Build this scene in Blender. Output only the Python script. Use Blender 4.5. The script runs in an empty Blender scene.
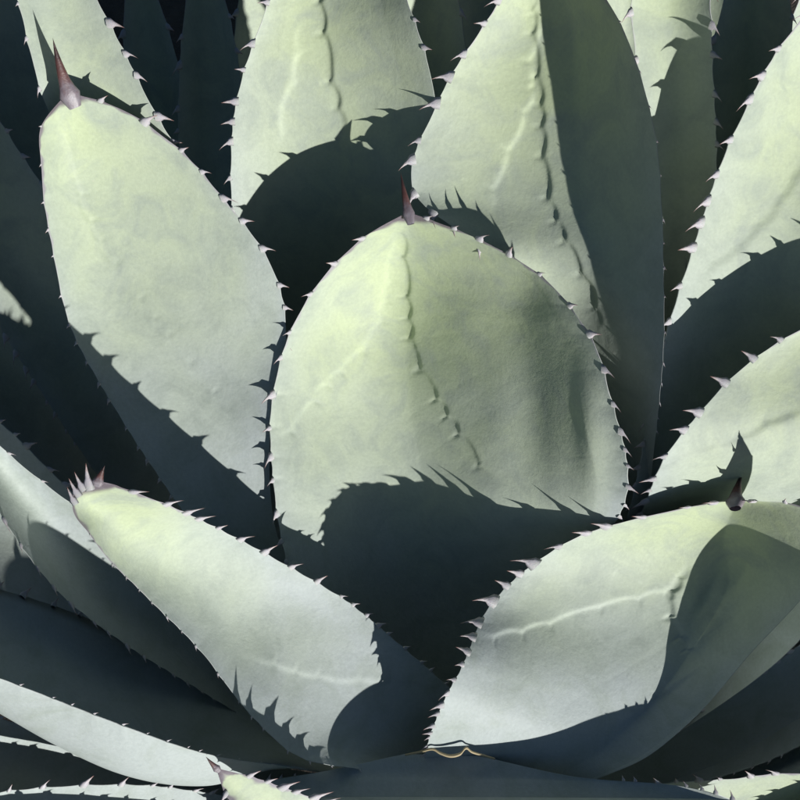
import bpy, math, random
import numpy as np
from mathutils import Vector, Matrix

# ------------------------------------------------------------------ camera, light, exposure
scn = bpy.context.scene
PITCH = math.radians(65.0)
CAM = np.array((0.0, 0.0, 1.5))
FPX = 1100.0                                    # focal length in pixels of the 800 px photograph
FWD = np.array((0, math.cos(PITCH), -math.sin(PITCH)))
DWN = np.array((0, -math.sin(PITCH), -math.cos(PITCH)))
RGT = np.array((1.0, 0, 0))
cd = bpy.data.cameras.new('camera'); co = bpy.data.objects.new('camera', cd)
scn.collection.objects.link(co); scn.camera = co
co.location = CAM; co.rotation_euler = (math.pi/2 - PITCH, 0, 0)
cd.sensor_width = 36; cd.lens = 36*FPX/800; cd.clip_start = 0.01; cd.clip_end = 200

LIGHT = -1.00*RGT - 1.30*DWN + 1.0*FWD            # the way the sunlight travels
LIGHT /= np.linalg.norm(LIGHT)
sun_el = math.asin(-LIGHT[2])
sun_az = math.atan2(-LIGHT[0], -LIGHT[1])        # compass angle from +Y, clockwise
sl = bpy.data.lights.new('sun', 'SUN'); so = bpy.data.objects.new('sun', sl)
scn.collection.objects.link(so)
sl.energy = 5.0; sl.angle = math.radians(0.53); sl.color = (1.0, 0.98, 0.94)
so.rotation_euler = Vector(-LIGHT).to_track_quat('Z', 'Y').to_euler()
so.location = (2, -2, 3)

w = bpy.data.worlds.new('World'); scn.world = w; w.use_nodes = True
nt = w.node_tree; bg = nt.nodes['Background']
sky = nt.nodes.new('ShaderNodeTexSky'); sky.sky_type = 'NISHITA'; sky.sun_disc = False
sky.sun_elevation = sun_el; sky.sun_rotation = sun_az; sky.ozone_density = 3.0; sky.dust_density = 0.5
nt.links.new(sky.outputs[0], bg.inputs[0]); bg.inputs[1].default_value = 0.05
scn.view_settings.view_transform = 'Standard'; scn.view_settings.look = 'None'
scn.view_settings.gamma = 1; scn.view_settings.exposure = 0.1

rnd = random.Random(4)

def cam2w(p):
    """(column, row, depth in metres) -> world point"""
    p = np.asarray(p, float)
    z = p[..., 2]
    X = (p[..., 0]-400)/FPX*z; Y = (p[..., 1]-400)/FPX*z
    return CAM + X[..., None]*RGT + Y[..., None]*DWN + z[..., None]*FWD

def w2px(q):
    d = q-CAM
    z = d@FWD
    return np.stack([(d@RGT)/z*FPX+400, (d@DWN)/z*FPX+400], -1)

# ------------------------------------------------------------------ materials
def new_mat(name):
    m = bpy.data.materials.new(name); m.use_nodes = True
    t = m.node_tree; b = t.nodes['Principled BSDF']
    return m, t, b

def N(t, typ, **kw):
    n = t.nodes.new(typ)
    for k, v in kw.items(): setattr(n, k, v)
    return n

def mixc(t, fac, a, b, mode='MIX'):
    n = N(t, 'ShaderNodeMix', data_type='RGBA', blend_type=mode)
    for s, v in ((n.inputs[0], fac), (n.inputs[6], a), (n.inputs[7], b)):
        if hasattr(v, 'is_linked'): t.links.new(v, s)
        else: s.default_value = v
    return n.outputs[2]

def ramp(t, src, stops, interp='LINEAR'):
    n = N(t, 'ShaderNodeValToRGB'); n.color_ramp.interpolation = interp
    e = n.color_ramp.elements
    while len(e) < len(stops): e.new(0.5)
    for el, (p, c) in zip(e, stops):
        el.position = p; el.color = c if len(c) == 4 else (*c, 1)
    t.links.new(src, n.inputs[0]); return n.outputs[0]

def noise(t, vec, scale, detail=3, rough=0.5, dist=0.0):
    n = N(t, 'ShaderNodeTexNoise'); n.inputs['Scale'].default_value = scale
    n.inputs['Detail'].default_value = detail; n.inputs['Roughness'].default_value = rough
    n.inputs['Distortion'].default_value = dist
    t.links.new(vec, n.inputs['Vector']); return n.outputs[0]

def math2(t, op, a, b):
    n = N(t, 'ShaderNodeMath', operation=op)
    for s, v in ((n.inputs[0], a), (n.inputs[1], b)):
        if hasattr(v, 'is_linked'): t.links.new(v, s)
        else: s.default_value = v
    return n.outputs[0]

def leaf_material(name, yel, blue, dull):
    m, t, b = new_mat(name)
    tc = N(t, 'ShaderNodeTexCoord').outputs['Object']
    at = N(t, 'ShaderNodeAttribute', attribute_name='along').outputs['Fac']
    rim = N(t, 'ShaderNodeAttribute', attribute_name='rim').outputs['Fac']
    rt = N(t, 'ShaderNodeAttribute', attribute_name='rim_tip').outputs['Fac']
    yl = N(t, 'ShaderNodeAttribute', attribute_name='yellow').outputs['Fac']
    big = noise(t, tc, 9.0, 3, 0.55, 0.4)
    yy = math2(t, 'ADD', yl, math2(t, 'MULTIPLY', math2(t, 'SUBTRACT', big, 0.5), 0.7))
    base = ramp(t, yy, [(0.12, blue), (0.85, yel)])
    # patches where the waxy bloom is rubbed off
    bl = noise(t, tc, 26.0, 5, 0.62, 0.8)
    base = mixc(t, ramp(t, bl, [(0.44, (0, 0, 0)), (0.74, (0.8, 0.8, 0.8))]), base, (*dull, 1))
    fine = noise(t, tc, 320.0, 4, 0.6)
    base = mixc(t, 0.16, base, ramp(t, fine, [(0.3, (0.25, 0.27, 0.24)), (0.7, (0.6, 0.62, 0.57))]), 'OVERLAY')
    # small specks and scars
    vo = N(t, 'ShaderNodeTexVoronoi'); vo.inputs['Scale'].default_value = 46
    t.links.new(tc, vo.inputs['Vector'])
    sp = ramp(t, vo.outputs['Distance'], [(0.0, (1, 1, 1)), (0.055, (0, 0, 0))])
    spm = math2(t, 'MULTIPLY', sp, ramp(t, noise(t, tc, 14, 2), [(0.56, (0, 0, 0)), (0.62, (0.5, 0.5, 0.5))]))
    base = mixc(t, spm, base, (0.5, 0.49, 0.4, 1))
    # horny margin: pale lilac below, dark purple-grey towards the tip
    rc = ramp(t, math2(t, 'ADD', rt, math2(t, 'MULTIPLY', math2(t, 'SUBTRACT', noise(t, tc, 120, 4), 0.5), 0.35)),
              [(0.3, (0.44, 0.45, 0.45)), (0.7, (0.30, 0.285, 0.315)), (0.97, (0.13, 0.11, 0.13))])
    base = mixc(t, rim, base, rc)
    t.links.new(base, b.inputs['Base Color'])
    b.inputs['Roughness'].default_value = 0.62
    b.inputs['Specular IOR Level'].default_value = 0.3
    # leathery relief
    mp = N(t, 'ShaderNodeMapping'); mp.inputs['Scale'].default_value = (1, 1, 1)
    t.links.new(tc, mp.inputs[0])
    n1 = noise(t, tc, 38, 4, 0.6, 0.5); n2 = noise(t, tc, 260, 4, 0.65); n3 = noise(t, tc, 900, 2, 0.6)
    hs = math2(t, 'ADD', math2(t, 'MULTIPLY', n1, 0.55), math2(t, 'ADD', math2(t, 'MULTIPLY', n2, 0.22), math2(t, 'MULTIPLY', n3, 0.05)))
    bp = N(t, 'ShaderNodeBump'); bp.inputs['Strength'].default_value = 1.0; bp.inputs['Distance'].default_value = 0.0010
    t.links.new(hs, bp.inputs['Height']); t.links.new(bp.outputs[0], b.inputs['Normal'])
    return m

MLEAF = leaf_material('agave_leaf', (0.44, 0.505, 0.335), (0.40, 0.445, 0.445), (0.31, 0.355, 0.32))

def spine_material(name, stops, rough):
    m, t, b = new_mat(name)
    tc = N(t, 'ShaderNodeTexCoord').outputs['Object']
    h = N(t, 'ShaderNodeAttribute', attribute_name='along').outputs['Fac']
    hh = math2(t, 'ADD', h, math2(t, 'MULTIPLY', math2(t, 'SUBTRACT', noise(t, tc, 7, 5, .65), 0.5), 0.55))
    c = ramp(t, hh, stops)
    t.links.new(c, b.inputs['Base Color']); b.inputs['Roughness'].default_value = rough
    b.inputs['Subsurface Weight'].default_value = 0.25; b.inputs['Subsurface Radius'].default_value = (1, .6, .5); b.inputs['Subsurface Scale'].default_value = .002
    bp = N(t, 'ShaderNodeBump'); bp.inputs['Strength'].default_value = 0.5; bp.inputs['Distance'].default_value = 0.0008
    t.links.new(noise(t, tc, 16, 4, .65), bp.inputs['Height']); t.links.new(bp.outputs[0], b.inputs['Normal'])
    return m

MTOOTH = spine_material('tooth_horn', [(0.0, (0.44, 0.45, 0.44)), (0.25, (0.44, 0.42, 0.46)), (0.65, (0.46, 0.42, 0.43)), (1.05, (0.26, 0.12, 0.10))], 0.5)
MSPINE = spine_material('spine_horn', [(0.0, (0.25, 0.23, 0.26)), (0.2, (0.17, 0.14, 0.16)), (0.42, (0.12, 0.055, 0.05)), (0.8, (0.04, 0.02, 0.02))], 0.42)

# ------------------------------------------------------------------ helpers
col = scn.collection
def link_mesh(name, verts, faces, mat, parent, smooth=True, attrs=None):
    me = bpy.data.meshes.new(name)
    me.from_pydata([tuple(v) for v in verts], [], faces)
    if smooth: me.polygons.foreach_set('use_smooth', [True]*len(me.polygons))
    for k, v in (attrs or {}).items():
        a = me.attributes.new(k, 'FLOAT', 'POINT'); a.data.foreach_set('value', np.asarray(v, dtype=np.float32))
    me.materials.append(mat); me.update()
    o = bpy.data.objects.new(name, me); col.objects.link(o); o.parent = parent
    return o

def spline(ts, P, t):
    """C1 cubic through the stations"""
    ts = np.asarray(ts, float); P = np.asarray(P, float); n = len(ts)
    d = np.diff(P, axis=0)/np.diff(ts)[:, None]
    m = np.zeros_like(P); m[0] = d[0]; m[-1] = d[-1]
    for i in range(1, n-1):
        h0 = ts[i]-ts[i-1]; h1 = ts[i+1]-ts[i]
        m[i] = (d[i-1]*h1 + d[i]*h0)/(h0+h1)
    k = np.clip(np.searchsorted(ts, t, side='right')-1, 0, n-2)
    h = ts[k+1]-ts[k]; s = (t-ts[k])/h
    s = s[:, None]; h = h[:, None]
    return ((2*s**3-3*s**2+1)*P[k] + (s**3-2*s**2+s)*h*m[k] + (-2*s**3+3*s**2)*P[k+1] + (s**3-s**2)*h*m[k+1])

# shared tooth and spine meshes ------------------------------------------------
def horn_mesh(name, length, bx, by, hook, rings, seg, mat, flare=1.6, groove=0.0, power=1.0):
    """a curved horn: base ellipse bx (along the margin) by by, bending towards -X"""
    V, A = [], []
    for i in range(rings+1):
        f = i/rings
        r = (1-f)**power*(1+flare*max(0, 0.28-f)/0.28*0.9) + 0.02
        cx = -hook*length*f**1.7; cz = length*f - 0.12*length*(1-f)
        if i == 0: r *= 0.45; cz -= 0.12*length                      # rounded foot sunk in the leaf
        for k in range(seg):
            a = 2*math.pi*k/seg
            g = 1-groove*max(0, math.cos(a-math.pi/2))**4*(1-f)
            V.append((cx+bx*r*math.cos(a)*g, by*(r if f > 0.25 else min(r, 1.15))*math.sin(a)*g, cz)); A.append(f)
    V.append((-hook*length*1.04, 0, length*1.03)); A.append(1)
    F = []
    for i in range(rings):
        for k in range(seg):
            a = i*seg+k; b = i*seg+(k+1) % seg
            F.append((a, b, b+seg, a+seg))
    top = len(V)-1
    for k in range(seg): F.append((rings*seg+k, rings*seg+(k+1) % seg, top))
    me = bpy.data.meshes.new(name); me.from_pydata(V, [], F)
    me.polygons.foreach_set('use_smooth', [True]*len(me.polygons))
    at = me.attributes.new('along', 'FLOAT', 'POINT'); at.data.foreach_set('value', np.asarray(A, dtype=np.float32))
    me.materials.append(mat); me.update()
    return me
TEETH = [horn_mesh('tooth', 1.0, 0.26, 0.13, hk, 5, 6, MTOOTH, fl, power=pw) for hk, fl, pw in ((0.35, 2.2, 1.1), (0.55, 2.6, 1.2), (0.2, 1.8, 1.0), (0.75, 2.8, 1.25))]
SPINES = [horn_mesh('terminal_spine', 1.0, 0.15, 0.13, hk, 9, 12, MSPINE, fl, gr, 1.0) for hk, fl, gr in ((0.05, 0.35, 0.5), (0.15, 0.6, 0.4), (-0.1, 0.3, 0.5))]

def place(me, name, parent, pos, zdir, xdir, size):
    z = np.asarray(zdir)/np.linalg.norm(zdir)
    x = np.asarray(xdir)-z*np.dot(xdir, z); x /= np.linalg.norm(x)
    y = np.cross(z, x)
    s = size if hasattr(size, '__len__') else (size,)*3
    mat = Matrix(((x[0]*s[0], y[0]*s[1], z[0]*s[2], pos[0]), (x[1]*s[0], y[1]*s[1], z[1]*s[2], pos[1]),
                             (x[2]*s[0], y[2]*s[1], z[2]*s[2], pos[2]), (0, 0, 0, 1)))
    if parent is None: return mat
    o = bpy.data.objects.new(name, me); col.objects.link(o); o.parent = parent
    o.matrix_local = mat
    return o

def joined(name, items, mat, parent):
    """many small horns of one leaf that are hidden or too small to pick apart"""
    V, F, A = [], [], []
    for me, mx in items:
        b = len(V)
        V += [mx @ v.co for v in me.vertices]; F += [[b+i for i in pl.vertices] for pl in me.polygons]
        A += [d.value for d in me.attributes['along'].data]
    o = link_mesh(name, V, F, mat, parent, True, {'along': A}); o['kind'] = 'stuff'
    return o

def polydist(P, line):
    """distance from pixels P to a polyline, arc position along it and side (+ = right of travel)"""
    best = np.full(len(P), 1e9); arc = np.zeros(len(P)); side = np.zeros(len(P)); acc = 0
    for a, b in zip(line[:-1], line[1:]):
        a = np.array(a, float); b = np.array(b, float); d = b-a; L = np.linalg.norm(d)
        s = np.clip(((P-a)@d)/L**2, 0, 1); q = P-(a+s[:, None]*d)
        r = np.hypot(q[:, 0], q[:, 1]); m = r < best
        best[m] = r[m]; arc[m] = (acc+s*L)[m]; side[m] = (d[0]*q[:, 1]-d[1]*q[:, 0])[m]/L; acc += L
    return best, arc, side, acc

# ------------------------------------------------------------------ the plant
plant = bpy.data.objects.new('agave_plant', None); col.objects.link(plant)
plant['label'] = 'large pale grey green agave rosette with broad spine tipped toothed leaves'
plant['category'] = 'agave'

def make_leaf(st, tip, p=2.0, thick=0.03, nu=200, nv=90, spine=None, teeth=None, imprints=(), dents=(), yel=(0.3, 0.75), rimw=0.010, tipdark=0.22, label=None, wavy=0.0, seed=0, marg=0.0022, extra=()):
    """st: stations base to tip (Lx,Ly,Lz, Rx,Ry,Rz, keel fraction, keel depth[, keel dx, keel dy]) as column, row, depth"""
    rg = random.Random(seed*7+11)
    L = [s[0:3] for s in st]; R = [s[3:6] for s in st]; K = []
    for s in st:
        a = s[6]; k = [s[0]*(1-a)+s[3]*a, s[1]*(1-a)+s[4]*a, s[7]]
        if len(s) > 8: k[0] += s[8]; k[1] += s[9]
        K.append(k)
    aa = [s[6] for s in st]
    L.append(tip); R.append(tip); K.append(tip); aa.append(aa[-1])
    L, R, K = (cam2w(np.array(q, float)) for q in (L, R, K))
    mid = (L+R)/2
    ts = np.concatenate([[0], np.cumsum(np.linalg.norm(np.diff(mid, axis=0), axis=1)+1e-4)]); length = ts[-1]; ts = ts/length
    u = np.linspace(0, 1, nu); u = 1-(1-u)**1.25                      # more rows near the tip
    Lc, Rc, Kc = (spline(ts, q, u) for q in (L, R, K))
    ac = spline(ts, np.array(aa)[:, None], u)
    # teeth positions on the margins
    tooth_at = []
    bumpL = np.zeros(nu); bumpR = np.zeros(nu)
    if teeth:
        for side, (C, bump) in enumerate(((Lc, bumpL), (Rc, bumpR))):
            cfg = teeth[side]
            if cfg is None: continue
            arc = np.concatenate([[0], np.cumsum(np.linalg.norm(np.diff(C, axis=0), axis=1))]); tot = arc[-1]
            for t0, t1, gap0, gap1, sz0, sz1, sz2 in (cfg if isinstance(cfg, list) else [cfg]):   # margin range, gap at start/end, size base/mid/tip
                s = t0*tot
                while s < t1*tot:
                    f = (s/tot-t0)/(t1-t0)
                    sz = (sz0+(sz1-sz0)*f/0.5) if f < 0.5 else (sz1+(sz2-sz1)*(f-0.5)/0.5)
                    sz *= rg.uniform(0.65, 1.3)
                    i = int(np.argmin(abs(arc-s)))
                    tooth_at.append((side, i, sz))
                    amp = min(marg, sz*0.28)
                    bump[:] = np.maximum(bump, amp*np.exp(-np.abs(arc-s)/(0.005)))
                    s += (gap0+(gap1-gap0)*f)*rg.uniform(0.65, 1.35)
    out = Lc-Rc; wid = np.linalg.norm(out, axis=1)[:, None]; outn = out/np.maximum(wid, 1e-6)
    cv = -1.0 if float(((Kc-(Lc+Rc)/2)@FWD).sum()) > 0 else 1.0       # hollow or keeled towards the viewer
    # sections
    def section(v, inner):
        v = v[None, :, None]
        a = np.clip(ac, 0.05, 0.95)[:, :, None]
        H = (Kc-(Lc*(1-ac)+Rc*ac))[:, None, :]
        x = np.where(v < a, v/a, (1-v)/(1-a))
        pl, pr = p if isinstance(p, tuple) else (p, p)
        h = 1-(1-x)**np.where(v < a, pl, pr)
        base = Lc[:, None, :]*(1-v)+Rc[:, None, :]*v
        hl = np.linalg.norm(H, axis=2, keepdims=True); Hd = H/np.maximum(hl, 1e-6)
        wloc = np.minimum(wid, 0.22)[:, :, None]/0.22
        q = base + H*h
        if inner:
            th = (thick*wloc*(1-(1-x)**2.2) + 0.0014*(1-(1-x)**30))
            q = q - Hd*th*cv
        q = q + outn[:, None, :]*(bumpL[:, None, None]*np.clip(1-v*wid[:, :, None]/0.02, 0, 1)**2) \
              - outn[:, None, :]*(bumpR[:, None, None]*np.clip(1-(1-v)*wid[:, :, None]/0.02, 0, 1)**2)
        return q, x[:, :, 0]*np.ones((nu, 1))
    vf = np.linspace(0, 1, nv); vf = 0.5-0.5*np.cos(math.pi*(0.12+0.76*vf)); vf = (vf-vf[0])/(vf[-1]-vf[0])
    nb = 22
    vb = np.linspace(0, 1, nb)[1:-1]
    F_, xf = section(vf, False); B_, xb = section(vb, True)
    # surface normals of the front
    du = np.gradient(F_, axis=0); dv = np.gradient(F_, axis=1)
    nn = np.cross(dv, du); ln = np.linalg.norm(nn, axis=2, keepdims=True); nn = nn/np.maximum(ln, 1e-9)
    Hc = (Kc-(Lc+Rc)/2)[:, None, :]
    sgn = (np.sign((nn*Hc).sum(2).sum()) or 1.0)*cv
    nn *= sgn
    px = w2px(F_.reshape(-1, 3))
    disp = np.zeros(len(px))
    for line, hgt, lam, amp, soft in imprints:
        d, arc, side, tot = polydist(px, line)
        ph = arc/lam + 0.25*np.sin(arc/lam*1.7+seed)
        fr = ph-np.floor(ph)
        sc = amp*(np.sqrt(np.clip(1-(2*fr-1)**2, 0, 1))-0.35)          # round lobes between cusps
        sd = np.where(d < 60, side, 60*np.sign(side)) - sc
        fade = np.clip(arc/35, 0, 1)*np.clip((tot-arc)/25, 0, 1)
        e = 1/(1+np.exp(np.clip(sd/soft, -30, 30)))
        near = np.where(sd < 0, np.exp(-(sd/60)**2), np.exp(-(sd/38)**2))
        disp += hgt*fade*(e-0.5)*near*2
        cusp = np.exp(-((np.minimum(fr, 1-fr)*lam)/2.0)**2)*np.exp(-((sd+3)/6.0)**2)
        disp -= abs(hgt)*0.8*fade*cusp
    for (dx, dy, rx, ry, rot, hgt) in dents:
        q = px-np.array((dx, dy)); c, s = math.cos(rot), math.sin(rot)
        e = ((q[:, 0]*c+q[:, 1]*s)/rx)**2+((-q[:, 0]*s+q[:, 1]*c)/ry)**2
        disp += hgt*np.exp(-e)
    if wavy:
        s1 = seed*1.7
        g = np.sin(px[:, 0]/47+px[:, 1]/71+s1)+np.sin(px[:, 0]/29-px[:, 1]/63+2*s1)+0.6*np.sin(px[:, 1]/23+px[:, 0]/90+s1)
        disp += wavy*g*np.clip(xf.reshape(-1)*3, 0, 1)
    F_ = F_ + nn*(disp.reshape(nu, nv)[:, :, None])*np.clip(xf*8, 0, 1)[:, :, None]
    # mesh
    V = np.concatenate([F_.reshape(-1, 3), B_.reshape(-1, 3)])
    off = nu*nv; nbi = nb-2
    faces = []
    idx = np.arange(nu*nv).reshape(nu, nv); jdx = off+np.arange(nu*nbi).reshape(nu, nbi)
    ring = np.concatenate([idx, jdx[:, ::-1]], axis=1); m = ring.shape[1]
    r2 = np.roll(ring, -1, axis=1)
    q = np.stack([ring[:-1], r2[:-1], r2[1:], ring[1:]], -1).reshape(-1, 4)
    if sgn < 0: q = q[:, ::-1]
    faces = q.tolist()
    org = (Lc[0]+Rc[0])/2
    al = np.concatenate([np.repeat(u, nv), np.repeat(u, nbi)])
    edge = np.concatenate([(np.minimum(vf, 1-vf)[None, :]*wid).reshape(-1), (np.minimum(vb, 1-vb)[None, :]*wid).reshape(-1)])
    fromtip = (1-al)*length
    tipf = np.clip(1-fromtip/(tipdark*length+1e-6), 0, 1)
    rw = 0.0016+rimw*tipf**3
    sm = al*length
    rw = rw*(0.62+0.4*np.sin(sm*190+seed)*np.sin(sm*77+2*seed)+0.2*np.sin(sm*510))
    rim = np.clip((rw-edge)/(rw*0.6), 0, 1)
    rim = np.maximum(rim, np.clip((0.012-fromtip)/0.004, 0, 1))
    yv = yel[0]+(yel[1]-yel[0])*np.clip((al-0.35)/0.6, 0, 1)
    yv = yv - 0.35*np.exp(-edge/0.018)
    o = link_mesh('leaf', V-org, faces, MLEAF, plant, True, {'along': al, 'rim': rim*(0.35+0.65*np.clip(tipf*2.2, 0, 1)), 'rim_tip': tipf, 'yellow': yv})
    o.location = org
    if label: o['label'] = label
    # terminal spine
    if spine:
        kind, ln_, tilt, bw = spine
        tp = Lc[-1]-org
        i = max(0, int(nu*0.93)); d = Lc[-1]-(Lc[i]+Rc[i])/2
        d = d/np.linalg.norm(d)
        d = d + tilt[0]*RGT - tilt[1]*DWN + tilt[2]*FWD; d /= np.linalg.norm(d)
        place(SPINES[kind], 'terminal_spine', o, tp-d*ln_*0.06, d, outn[-8], (bw, bw, ln_))
    small = []
    for side, i, sz in tooth_at:
        C = Lc if side == 0 else Rc
        j0, j1 = max(0, i-2), min(nu-1, i+2)
        tan = C[j1]-C[j0]; tan /= np.linalg.norm(tan)                # towards the tip
        jn = max(2, int(nv*0.07)); od = (F_[i, 0]-F_[i, jn]) if side == 0 else (F_[i, -1]-F_[i, -1-jn]); od = od-tan*np.dot(od, tan); od /= max(np.linalg.norm(od), 1e-6)
        od = od + nn[i, nv//2]*rg.uniform(-0.15, 0.15)
        pos = C[i]-org + od*0.0012
        me = TEETH[rg.randrange(4)]
        zd = od - tan*rg.uniform(0.05, 0.5)
        q = w2px(C[i]); z_ = float((C[i]-CAM)@FWD)
        if seed <= 17 and -4 < q[0] < 804 and -4 < q[1] < 804 and sz/z_*FPX > 5.5: place(me, 'tooth', o, pos, zd, tan, sz)
        else: small.append((me, place(me, 'tooth', None, pos, zd, tan, sz)))
    if small: joined('small_teeth', small, MTOOTH, o)
    for x, y, z, dx, dy, sz in extra:                                # single long teeth
        dvec = dx*RGT+dy*DWN-0.25*FWD
        place(TEETH[2], 'tooth', o, cam2w((x, y, z))-org-dvec*sz*.1, dvec, np.cross(dvec, FWD), (sz*.75, sz*.75, sz))
    return o

# ------------------------------------------------------------------ the leaves, each from its base to its tip
# centre leaf
make_leaf([(430, 770, 1.18, 500, 770, 1.18, .45, 1.2), (350, 690, 1.115, 530, 690, 1.14, .43, 1.17), (305, 610, 1.075, 560, 610, 1.12, .43, 1.145), (283, 545, 1.055, 605, 540, 1.04, .42, 1.12), (274, 485, 1.045, 627, 490, .972, .42, 1.108), (273, 395, 1.04, 611, 400, .936, .40, 1.10), (298, 316, 1.028, 583, 325, .932, .38, 1.085), (335, 264, 1.01, 530, 268, .952, .38, 1.052), (375, 230, .996, 462, 232, .976, .39, 1.016)],
          (408, 212, .988), p=(1.9, 1.4), thick=.035, nu=420, nv=260, spine=(0, .038, (0, 1.0, -.1), .036),
          teeth=((.30, .985, .020, .036, .005, .011, .011), (.30, .985, .016, .034, .005, .010, .009)), seed=1, yel=(.2, .95), tipdark=.34,
          dents=[(528, 420, 26, 80, -.12, -.006), (596, 430, 18, 70, 0, .006), (520, 300, 30, 30, .4, -.004), (462, 330, 22, 30, .2, .0015), (480, 400, 20, 30, .2, -.0012)], imprints=[([(398, 225), (380, 318), (372, 338), (350, 362), (322, 388), (300, 420), (272, 448)], -.0011, 26, 5, 1.1),
                    ([(492, 484), (468, 448), (446, 415), (428, 385), (412, 350), (408, 315), (402, 225)], -.0013, 27, 6, 1.0)], wavy=.0005)
# left upper leaf
make_leaf([(290, 640, 1.15, 330, 610, 1.15, .4, 1.17), (215, 555, 1.075, 276, 530, 1.075, .42, 1.085), (165, 485, 1.05, 270, 440, 1.048, .42, 1.058), (110, 400, 1.03, 286, 330, 1.038, .36, 1.046), (72, 330, 1.01, 272, 268, 1.018, .32, 1.035), (52, 245, .985, 228, 205, .995, .28, 1.016), (42, 170, .96, 165, 138, .97, .27, .985), (46, 118, .94, 108, 104, .95, .30, .955)],
          (68, 92, .935), p=1.8, thick=.03, nu=300, nv=130, spine=(1, .046, (-.1, .25, -.1), .052),
          teeth=((.15, .97, .014, .036, .004, .005, .003), (.50, .96, .030, .036, .009, .011, .011)), seed=2, yel=(.15, .9), tipdark=.42, rimw=.005,
          imprints=[([(72, 160), (80, 200), (100, 245), (125, 285), (160, 330), (195, 375), (235, 420)], -.0008, 30, 4, 1.0)], wavy=.0006)
# lower left leaf
make_leaf([(470, 810, 1.1, 520, 740, 1.12, .45, 1.14), (375, 772, 1.01, 452, 690, 1.06, .45, 1.05), (300, 757, .98, 402, 647, 1.045, .45, 1.025), (252, 716, .96, 350, 604, 1.03, .45, 1.005), (200, 650, .945, 282, 563, .99, .42, .985), (140, 590, .905, 212, 526, .94, .42, .945), (92, 537, .85, 152, 499, .86, .42, .875), (73, 502, .832, 122, 488, .838, .4, .848), (78, 488, .829, 112, 484, .832, .4, .836)],
          (98, 481, .829), p=2.0, thick=.03, nu=260, nv=110, spine=(0, .014, (.5, .6, .2), .03),
          teeth=((.2, .90, .022, .03, .003, .003, .003), (.12, .97, .014, .034, .004, .010, .011)), seed=3, yel=(.05, .9), tipdark=.35, rimw=.003, extra=[(73, 500, .832, -.5, -.86, .012), (76, 492, .83, -.55, -.83, .013), (81, 486, .829, -.5, -.85, .013), (88, 483, .829, -.2, -.97, .017), (99, 482, .829, .2, -.98, .009)],
          imprints=[([(240, 652), (300, 672), (345, 680), (400, 680), (450, 690)], .0007, 30, 3, 1.1)], wavy=.0006)
# lower right leaf
make_leaf([(430, 800, 1.06, 480, 820, 1.08, .6, 1.1), (428, 745, 1.0, 600, 778, 1.03, .8, 1.032), (445, 700, .972, 650, 755, 1.032, .8, 1.04), (462, 668, .98, 690, 722, 1.034, .8, 1.052), (490, 606, 1.028, 752, 652, 1.015, .79, 1.064), (545, 556, 1.035, 802, 598, .97, .71, 1.056), (620, 523, 1.005, 836, 545, .92, .48, 1.03), (690, 507, .985, 805, 508, .915, .38, 1.002)],
          (735, 500, .985), p=(1.8, 1.25), thick=.035, nu=360, nv=240, spine=(1, .030, (.25, 1.1, -.1), .05),
          teeth=((.10, .97, .007, .036, .006, .015, .012), (.80, .97, .03, .034, .008, .010, .010)), seed=4, yel=(.05, 1.0), tipdark=.30,
          imprints=[([(690, 560), (672, 590), (640, 598), (600, 606), (560, 620), (520, 632), (470, 640)], -.0009, 38, 4, 1.0),
                    ([(705, 664), (690, 650), (675, 625), (668, 600), (690, 565)], -.0016, 20, 5, 1.0),
                    ([(600, 742), (650, 705), (704, 664)], .0008, 300, 1, 1.2)], wavy=.0006,
          dents=[(722, 610, 7, 24, .5, .003), (706, 600, 6, 22, .5, -.003), (735, 585, 6, 20, .5, -.002), (700, 640, 6, 16, .6, .003)])
# leaf behind, carrying the shadow
make_leaf([(340, 600, 1.25, 480, 600, 1.2, .5, 1.28), (245, 300, 1.13, 445, 300, 1.08, .5, 1.15), (231, 180, 1.075, 437, 180, 1.014, .52, 1.078), (238, 95, 1.025, 434, 92, .972, .52, 1.024), (264, 15, .995, 412, 15, .945, .45, .998), (295, -60, .975, 380, -60, .948, .45, .975)],
          (335, -120, .95), p=(1.7, 1.5), thick=.03, nu=300, nv=180, spine=(0, .04, (0, .3, 0), .04),
          teeth=((.35, .98, .020, .036, .006, .012, .010), (.78, .98, .030, .036, .008, .010, .009)), seed=5, yel=(.3, .95),
          imprints=[([(345, 140), (338, 110), (328, 70), (326, 40), (320, 10), (322, -30)], -.0018, 34, 7, 1.1), ([(300, 20), (298, 70), (285, 110), (280, 150)], -.0009, 36, 6, 1.2)], wavy=.0008)
# large leaf right of the centre
make_leaf([(560, 700, 1.24, 610, 700, 1.2, .6, 1.25), (560, 560, 1.17, 640, 560, 1.1, .6, 1.15), (575, 440, 1.08, 655, 440, .985, .4, 1.06), (545, 310, 1.02, 664, 330, .92, .4, .994), (475, 243, .984, 663, 265, .907, .60, .976), (416, 195, .993, 662, 215, .897, .67, .976), (440, 98, .974, 652, 120, .88, .63, .965), (497, 5, .944, 613, 10, .87, .60, .942), (525, -45, .92, 575, -45, .878, .55, .922)],
          (548, -85, .878), p=(1.9, 1.7), thick=.035, nu=360, nv=220, spine=(0, .04, (0, .3, 0), .04),
          teeth=((.62, .98, .022, .036, .009, .013, .010), (.45, .98, .022, .036, .003, .003, .004)), seed=6, yel=(.2, .95),
          imprints=[([(488, 215), (494, 180), (508, 150), (520, 120), (530, 95), (528, 60), (537, 30), (530, -10)], .0009, 34, 6, 1.2),
                    ([(600, 330), (590, 290), (560, 230), (548, 200), (542, 150), (540, 100), (534, 50), (532, -10)], -.0014, 30, 6, 1.0)], wavy=.0008)
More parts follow.
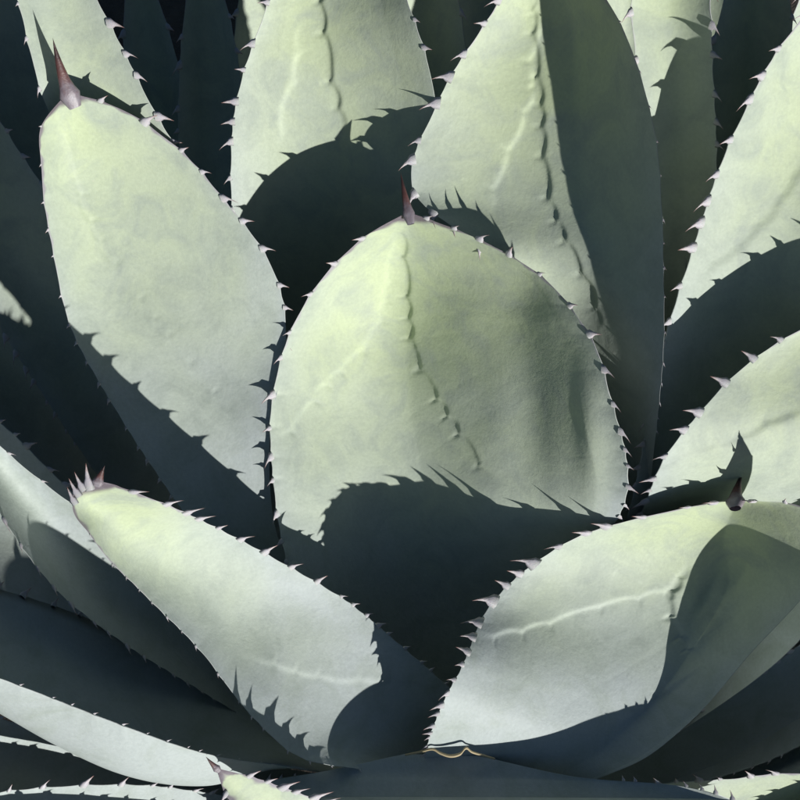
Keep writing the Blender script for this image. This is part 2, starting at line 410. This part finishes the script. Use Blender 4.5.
# upper right leaf
make_leaf([(560, 720, 1.2, 640, 760, 1.18, .5, 1.24), (600, 600, 1.1, 800, 640, 1.05, .5, 1.14), (634, 492, 1.02, 880, 520, .97, .5, 1.06), (662, 350, .985, 940, 390, .92, .46, 1.015), (690, 258, .965, 970, 260, .88, .43, .985), (738, 125, .93, 985, 120, .86, .40, .955), (800, 22, .90, 960, 10, .86, .40, .915)],
          (900, -70, .85), p=1.9, thick=.035, nu=220, nv=100, spine=(0, .04, (0, .3, 0), .04),
          teeth=((.20, .97, .016, .036, .004, .013, .012), (.3, .97, .02, .036, .005, .01, .01)), seed=7, yel=(.2, .9),
          imprints=[([(690, 285), (715, 265), (745, 240), (770, 215), (800, 170), (830, 120)], -.0010, 40, 4, 1.2)], wavy=.0006)
# leaf at the right edge, between the two
make_leaf([(560, 690, 1.24, 640, 740, 1.24, .5, 1.28), (605, 580, 1.15, 780, 640, 1.15, .5, 1.2), (640, 515, 1.03, 880, 560, 1.08, .5, 1.1), (690, 424, .945, 960, 430, .935, .5, .955), (745, 366, .944, 965, 365, .93, .5, .95), (800, 330, .943, 960, 320, .928, .5, .946), (860, 303, .94, 950, 300, .925, .5, .94)],
          (935, 288, .925), p=1.9, thick=.035, nu=220, nv=100, spine=(0, .03, (0, .3, 0), .04),
          teeth=((.15, .97, .012, .036, .003, .014, .013), (.3, .97, .02, .036, .005, .01, .01)), seed=8, yel=(.1, .9),
          imprints=[([(640, 470), (690, 452), (735, 440), (775, 420), (810, 405)], -.0010, 36, 4, 1.2)], wavy=.0006)
# narrow leaf behind, right
make_leaf([(600, 640, 1.3, 640, 640, 1.28, .5, 1.32), (640, 330, 1.06, 700, 320, 1.05, .55, 1.08), (640, 190, 1.0, 716, 190, .995, .55, 1.015), (636, 60, .965, 712, 60, .955, .52, .975), (632, 0, .95, 708, -10, .94, .5, .96), (650, -70, .935, 690, -70, .93, .5, .94)],
          (672, -120, .92), p=1.8, thick=.02, nu=160, nv=60, spine=(0, .04, (0, .3, 0), .04), teeth=((.35, .97, .024, .036, .005, .011, .010), (.35, .97, .024, .036, .005, .009, .009)), seed=9, yel=(.3, .9))
# left top leaf
make_leaf([(230, 460, 1.25, 310, 420, 1.25, .5, 1.28), (135, 290, 1.08, 240, 260, 1.08, .5, 1.10), (85, 190, 1.01, 202, 190, 1.01, .45, 1.025), (46, 105, .955, 158, 118, .972, .4, .975), (18, 0, .925, 94, -5, .935, .4, .942), (-5, -80, .91, 45, -90, .915, .4, .92)],
          (5, -140, .89), p=1.9, thick=.025, nu=180, nv=80, spine=(0, .04, (0, .3, 0), .04), teeth=((.35, .97, .024, .036, .004, .005, .005), (.35, .97, .024, .036, .005, .012, .012)), seed=10, yel=(.3, .9), wavy=.0006)
# shaded leaf at the left, running past the frame
make_leaf([(260, 660, 1.37, 330, 620, 1.37, .5, 1.4), (130, 520, 1.27, 230, 480, 1.27, .5, 1.31), (60, 420, 1.22, 165, 390, 1.22, .5, 1.26), (-10, 310, 1.18, 95, 270, 1.18, .5, 1.22), (-70, 200, 1.14, 25, 160, 1.14, .5, 1.17), (-105, 110, 1.11, -45, 70, 1.11, .5, 1.13)],
          (-105, 40, 1.09), p=1.8, thick=.025, nu=160, nv=60, spine=(0, .04, (0, .3, 0), .04), teeth=((.3, .97, .02, .034, .005, .010, .010), (.3, .97, .02, .034, .005, .009, .009)), seed=11)
# second shaded leaf at the left
make_leaf([(250, 690, 1.40, 310, 640, 1.40, .5, 1.44), (120, 560, 1.31, 190, 510, 1.31, .5, 1.35), (50, 480, 1.27, 110, 410, 1.28, .5, 1.31), (-30, 390, 1.24, 45, 335, 1.25, .5, 1.28), (-120, 290, 1.2, -50, 225, 1.21, .5, 1.23), (-180, 200, 1.16, -120, 140, 1.16, .5, 1.18)],
          (-190, 110, 1.14), p=1.8, thick=.03, nu=180, nv=60, spine=(0, .04, (0, .3, 0), .04), teeth=((.3, .97, .018, .030, .005, .010, .010), (.3, .97, .018, .034, .005, .009, .009)), seed=12)
# half lit leaf at the left edge
make_leaf([(280, 740, 1.12, 310, 690, 1.14, .5, 1.16), (200, 690, 1.05, 230, 610, 1.08, .5, 1.1), (120, 640, 1.0, 140, 552, 1.03, .5, 1.05), (55, 588, .97, 62, 497, 1.0, .5, 1.02), (0, 513, .94, 0, 446, .97, .5, .98), (-45, 430, .92, -40, 400, .93, .5, .94)],
          (-55, 380, .91), p=1.9, thick=.03, nu=180, nv=80, spine=(0, .04, (0, .3, 0), .04), teeth=((.2, .97, .016, .030, .004, .010, .010), (.2, .97, .02, .034, .004, .004, .006)), seed=13, yel=(.05, .6))
# low leaf at the left: dark hollow upper face, lit underside
make_leaf([(400, 790, 1.1, 330, 740, 1.15, .4, 1.13, 0, 14), (300, 769, 1.0, 270, 720, 1.12, .4, 1.06, 0, 12), (205, 753, .93, 200, 668, 1.08, .4, 1.0, 0, 62), (120, 724, .88, 120, 632, 1.04, .4, .955, 0, 82), (50, 697, .855, 60, 608, 1.0, .4, .93, 0, 78), (0, 678, .835, 0, 590, .97, .4, .905, 0, 66), (-90, 645, .81, -80, 585, .9, .4, .85, 0, 40)],
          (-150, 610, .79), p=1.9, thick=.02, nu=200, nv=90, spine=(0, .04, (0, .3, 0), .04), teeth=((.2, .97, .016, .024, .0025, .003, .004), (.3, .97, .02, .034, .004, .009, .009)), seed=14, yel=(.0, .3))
# low front leaf, tip just in view
make_leaf([(430, 930, 1.05, 520, 830, 1.1, .45, 1.1), (320, 880, .97, 370, 815, .995, .45, 1.0), (255, 830, .905, 300, 794, .92, .45, .925), (222, 785, .885, 240, 774, .89, .45, .89)],
          (216, 768, .88), p=2.0, thick=.025, nu=140, nv=70, spine=(0, .014, (-.2, .3, 0), .02), teeth=((.2, .95, .02, .03, .004, .006, .008), (.25, .985, .016, .02, .006, .012, .013)), seed=15, yel=(.3, 1.0), tipdark=.5)
# dark front leaf under the centre
make_leaf([(405, 754, 1.012, 480, 756, 1.012, .5, 1.012), (330, 770, 1.001, 570, 776, 1.005, .5, 1.006), (262, 783, .99, 680, 786, 1.002, .5, 1.0), (225, 815, .98, 760, 815, 1.0, .5, .985), (245, 870, .99, 760, 870, 1.01, .5, 1.0), (290, 950, 1.01, 660, 950, 1.03, .5, 1.04)],
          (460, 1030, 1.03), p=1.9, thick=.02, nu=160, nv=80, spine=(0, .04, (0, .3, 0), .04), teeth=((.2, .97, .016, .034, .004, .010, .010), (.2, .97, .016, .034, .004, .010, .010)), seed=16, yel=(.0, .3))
# bottom right leaf with lit margin
make_leaf([(500, 900, 1.1, 560, 960, 1.12, .5, 1.15), (570, 830, 1.06, 660, 960, 1.08, .5, 1.11), (640, 789, 1.045, 760, 930, 1.06, .5, 1.09), (730, 779, 1.045, 850, 880, 1.05, .5, 1.08), (810, 774, 1.035, 900, 830, 1.03, .5, 1.05)],
          (900, 785, 1.02), p=2.2, thick=.03, nu=160, nv=70, spine=(0, .04, (0, .3, 0), .04), teeth=((.2, .97, .016, .030, .004, .009, .010), (.2, .97, .016, .034, .004, .010, .010)), seed=17, yel=(.3, 1.0), tipdark=.5)
# shaded leaves at the right
make_leaf([(560, 800, 1.18, 620, 860, 1.12, .5, 1.2), (640, 745, 1.15, 760, 830, 1.06, .5, 1.18), (740, 690, 1.12, 850, 790, 1.02, .5, 1.15), (830, 625, 1.08, 930, 740, .98, .5, 1.1), (940, 580, 1.02, 990, 660, .96, .5, 1.02)],
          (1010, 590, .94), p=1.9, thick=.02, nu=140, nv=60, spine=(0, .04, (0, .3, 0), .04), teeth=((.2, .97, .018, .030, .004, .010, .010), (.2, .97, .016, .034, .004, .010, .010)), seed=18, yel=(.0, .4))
make_leaf([(560, 740, 1.25, 620, 800, 1.2, .5, 1.27), (660, 650, 1.2, 770, 760, 1.13, .5, 1.23), (760, 580, 1.16, 870, 700, 1.08, .5, 1.18), (850, 520, 1.1, 950, 630, 1.03, .5, 1.12)],
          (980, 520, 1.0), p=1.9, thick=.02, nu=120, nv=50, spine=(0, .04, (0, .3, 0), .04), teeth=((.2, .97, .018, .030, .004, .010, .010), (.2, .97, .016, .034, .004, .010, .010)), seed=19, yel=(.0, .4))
# grey leaf in the top left corner
make_leaf([(120, 430, 1.36, 200, 400, 1.36, .5, 1.38), (40, 250, 1.27, 120, 240, 1.27, .5, 1.3), (-10, 140, 1.22, 62, 120, 1.22, .5, 1.25), (-50, 0, 1.16, 25, -10, 1.16, .5, 1.19), (-70, -80, 1.12, -25, -90, 1.12, .5, 1.14)],
          (-70, -140, 1.1), p=1.8, thick=.02, nu=120, nv=50, spine=(0, .04, (0, .3, 0), .04), teeth=((.3, .97, .022, .034, .004, .010, .010), (.3, .97, .022, .034, .004, .010, .010)), seed=20)
# leaves low at the left
make_leaf([(280, 700, 1.2, 300, 640, 1.22, .5, 1.25), (160, 680, 1.14, 170, 590, 1.17, .5, 1.2), (60, 640, 1.1, 60, 480, 1.14, .5, 1.16), (-20, 600, 1.07, -20, 410, 1.12, .5, 1.14), (-100, 540, 1.04, -90, 400, 1.09, .5, 1.09)],
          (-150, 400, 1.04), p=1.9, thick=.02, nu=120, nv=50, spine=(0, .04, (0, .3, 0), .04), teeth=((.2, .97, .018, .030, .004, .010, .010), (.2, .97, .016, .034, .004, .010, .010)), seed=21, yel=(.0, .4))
make_leaf([(420, 860, 1.16, 400, 790, 1.2, .5, 1.22), (270, 850, 1.08, 260, 765, 1.12, .5, 1.14), (130, 850, 1.02, 130, 752, 1.07, .5, 1.09), (20, 830, .98, 20, 725, 1.03, .5, 1.05), (-80, 790, .95, -70, 700, .98, .5, .99)],
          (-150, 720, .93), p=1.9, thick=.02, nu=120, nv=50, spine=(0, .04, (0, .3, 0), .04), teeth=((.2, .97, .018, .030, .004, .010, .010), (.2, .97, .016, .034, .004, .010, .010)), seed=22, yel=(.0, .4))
make_leaf([(420, 900, 1.1, 380, 820, 1.14, .5, 1.15), (280, 890, 1.02, 250, 800, 1.06, .5, 1.08), (150, 880, .96, 130, 785, 1.0, .5, 1.02), (40, 870, .92, 20, 790, .96, .5, .97)],
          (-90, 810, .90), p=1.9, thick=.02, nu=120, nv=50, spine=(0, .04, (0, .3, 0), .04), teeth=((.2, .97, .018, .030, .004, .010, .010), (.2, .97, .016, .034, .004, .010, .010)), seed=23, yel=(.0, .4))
# outer leaves behind
for k, (x0, y0, x1, y1, x2, y2, wd, z) in enumerate([(300, 560, 215, 150, 200, -90, 62, 1.26), (320, 560, 165, 160, 130, -80, 60, 1.32), (360, 560, 270, 130, 262, -120, 70, 1.36), (420, 560, 425, 120, 430, -110, 80, 1.25), (450, 560, 468, 120, 474, -140, 80, 1.32),
                                                    (520, 560, 620, 120, 640, -150, 70, 1.30), (715, 370, 745, 120, 770, -130, 80, 1.03), (640, 600, 800, 130, 850, -100, 80, 1.22), (480, 560, 520, 100, 520, -150, 80, 1.38), (260, 560, 80, 160, 40, -110, 70, 1.40), (560, 580, 690, 80, 700, -160, 70, 1.42)]):
    xm, ym = (x0+x1)/2, (y0+y1)/2
    make_leaf([(x0-wd*.4, y0, z+.03, x0+wd*.4, y0, z+.03, .5, z+.05), (xm-wd*.55, ym, z+.01, xm+wd*.55, ym, z+.01, .5, z+.04), (x1-wd*.58, y1, z-.02, x1+wd*.58, y1, z-.02, .5, z+.01), ((x1+x2)/2-wd*.4, (y1+y2)/2, z-.06, (x1+x2)/2+wd*.4, (y1+y2)/2, z-.06, .5, z-.04)],
              (x2, y2, z-.10), p=1.8, thick=.02, nu=90, nv=40, spine=(0, .04, (0, .3, 0), .04), teeth=((.4, .97, .034, .04, .005, .011, .010), (.4, .97, .034, .04, .005, .011, .010)), seed=30+k, yel=(.3, .8))

# curled dry fibre at the foot of the lower right leaf
m_f, t_f, b_f = new_mat('dry_fibre'); b_f.inputs['Base Color'].default_value = (.42, .34, .2, 1); b_f.inputs['Roughness'].default_value = .7
pts = cam2w(np.array([(405, 755, 1.004), (420, 752, 1.002), (432, 749, .998), (440, 753, .997), (450, 756, .996), (460, 754, .996), (466, 748, .998), (472, 752, 1.0), (485, 756, 1.003), (495, 759, 1.006)]))
tt = np.linspace(0, 1, 60); cc = spline(np.linspace(0, 1, len(pts)), pts, tt)
V, F = [], []
for i, c in enumerate(cc):
    r = .0016*(1-.4*abs(2*tt[i]-1))
    for k in range(6):
        a = math.pi/3*k; V.append(c-cc[0]+r*math.cos(a)*DWN+r*math.sin(a)*FWD)
for i in range(59):
    for k in range(6): F.append((i*6+k, i*6+(k+1) % 6, i*6+6+(k+1) % 6, i*6+6+k))
fb = link_mesh('dry_fibre', V, F, m_f, plant); fb.location = cc[0]; fb['label'] = 'thin tan curl of dry fibre'

# the short stem that carries the leaves
V, F = [], []
cx = cam2w((450, 690, 1.25))
prof = [(-.02, .14), (.04, .17), (.12, .19), (.2, .17), (.26, .12), (.3, .05)]
for h, r in prof:
    for k in range(24):
        a = 2*math.pi*k/24; rr = r*(1+.05*math.sin(5*a+h*9))
        V.append((rr*math.cos(a), rr*math.sin(a), h))
for i in range(len(prof)-1):
    for k in range(24): F.append((i*24+k, i*24+(k+1) % 24, (i+1)*24+(k+1) % 24, (i+1)*24+k))
F.append(tuple(range(23, -1, -1))); F.append(tuple((len(prof)-1)*24+k for k in range(24)))
nV = len(V)
stem = link_mesh('stem', V, F, MLEAF, plant, True, {'along': [0]*nV, 'rim': [0]*nV, 'rim_tip': [0]*nV, 'yellow': [.2]*nV})
stem.location = (cx[0], cx[1]+.08, 0.0)

# ------------------------------------------------------------------ ground
m, t, b = new_mat('dry_soil')
tc = N(t, 'ShaderNodeTexCoord').outputs['Object']
t.links.new(ramp(t, noise(t, tc, 18, 6, .65), [(.3, (.05, .04, .032)), (.7, (.12, .098, .078))]), b.inputs['Base Color'])
b.inputs['Roughness'].default_value = .95
bp = N(t, 'ShaderNodeBump'); bp.inputs['Distance'].default_value = .02
t.links.new(noise(t, tc, 60, 6, .7), bp.inputs['Height']); t.links.new(bp.outputs[0], b.inputs['Normal'])
n = 41; xs = np.sign(np.linspace(-1, 1, n))*np.abs(np.linspace(-1, 1, n))**3*60
V = [(x, y+.6, .012*math.sin(x*7)*math.cos(y*6)) for y in xs for x in xs]
F = [(j*n+i, j*n+i+1, (j+1)*n+i+1, (j+1)*n+i) for j in range(n-1) for i in range(n-1)]
g = link_mesh('ground', V, F, m, None); g['kind'] = 'structure'
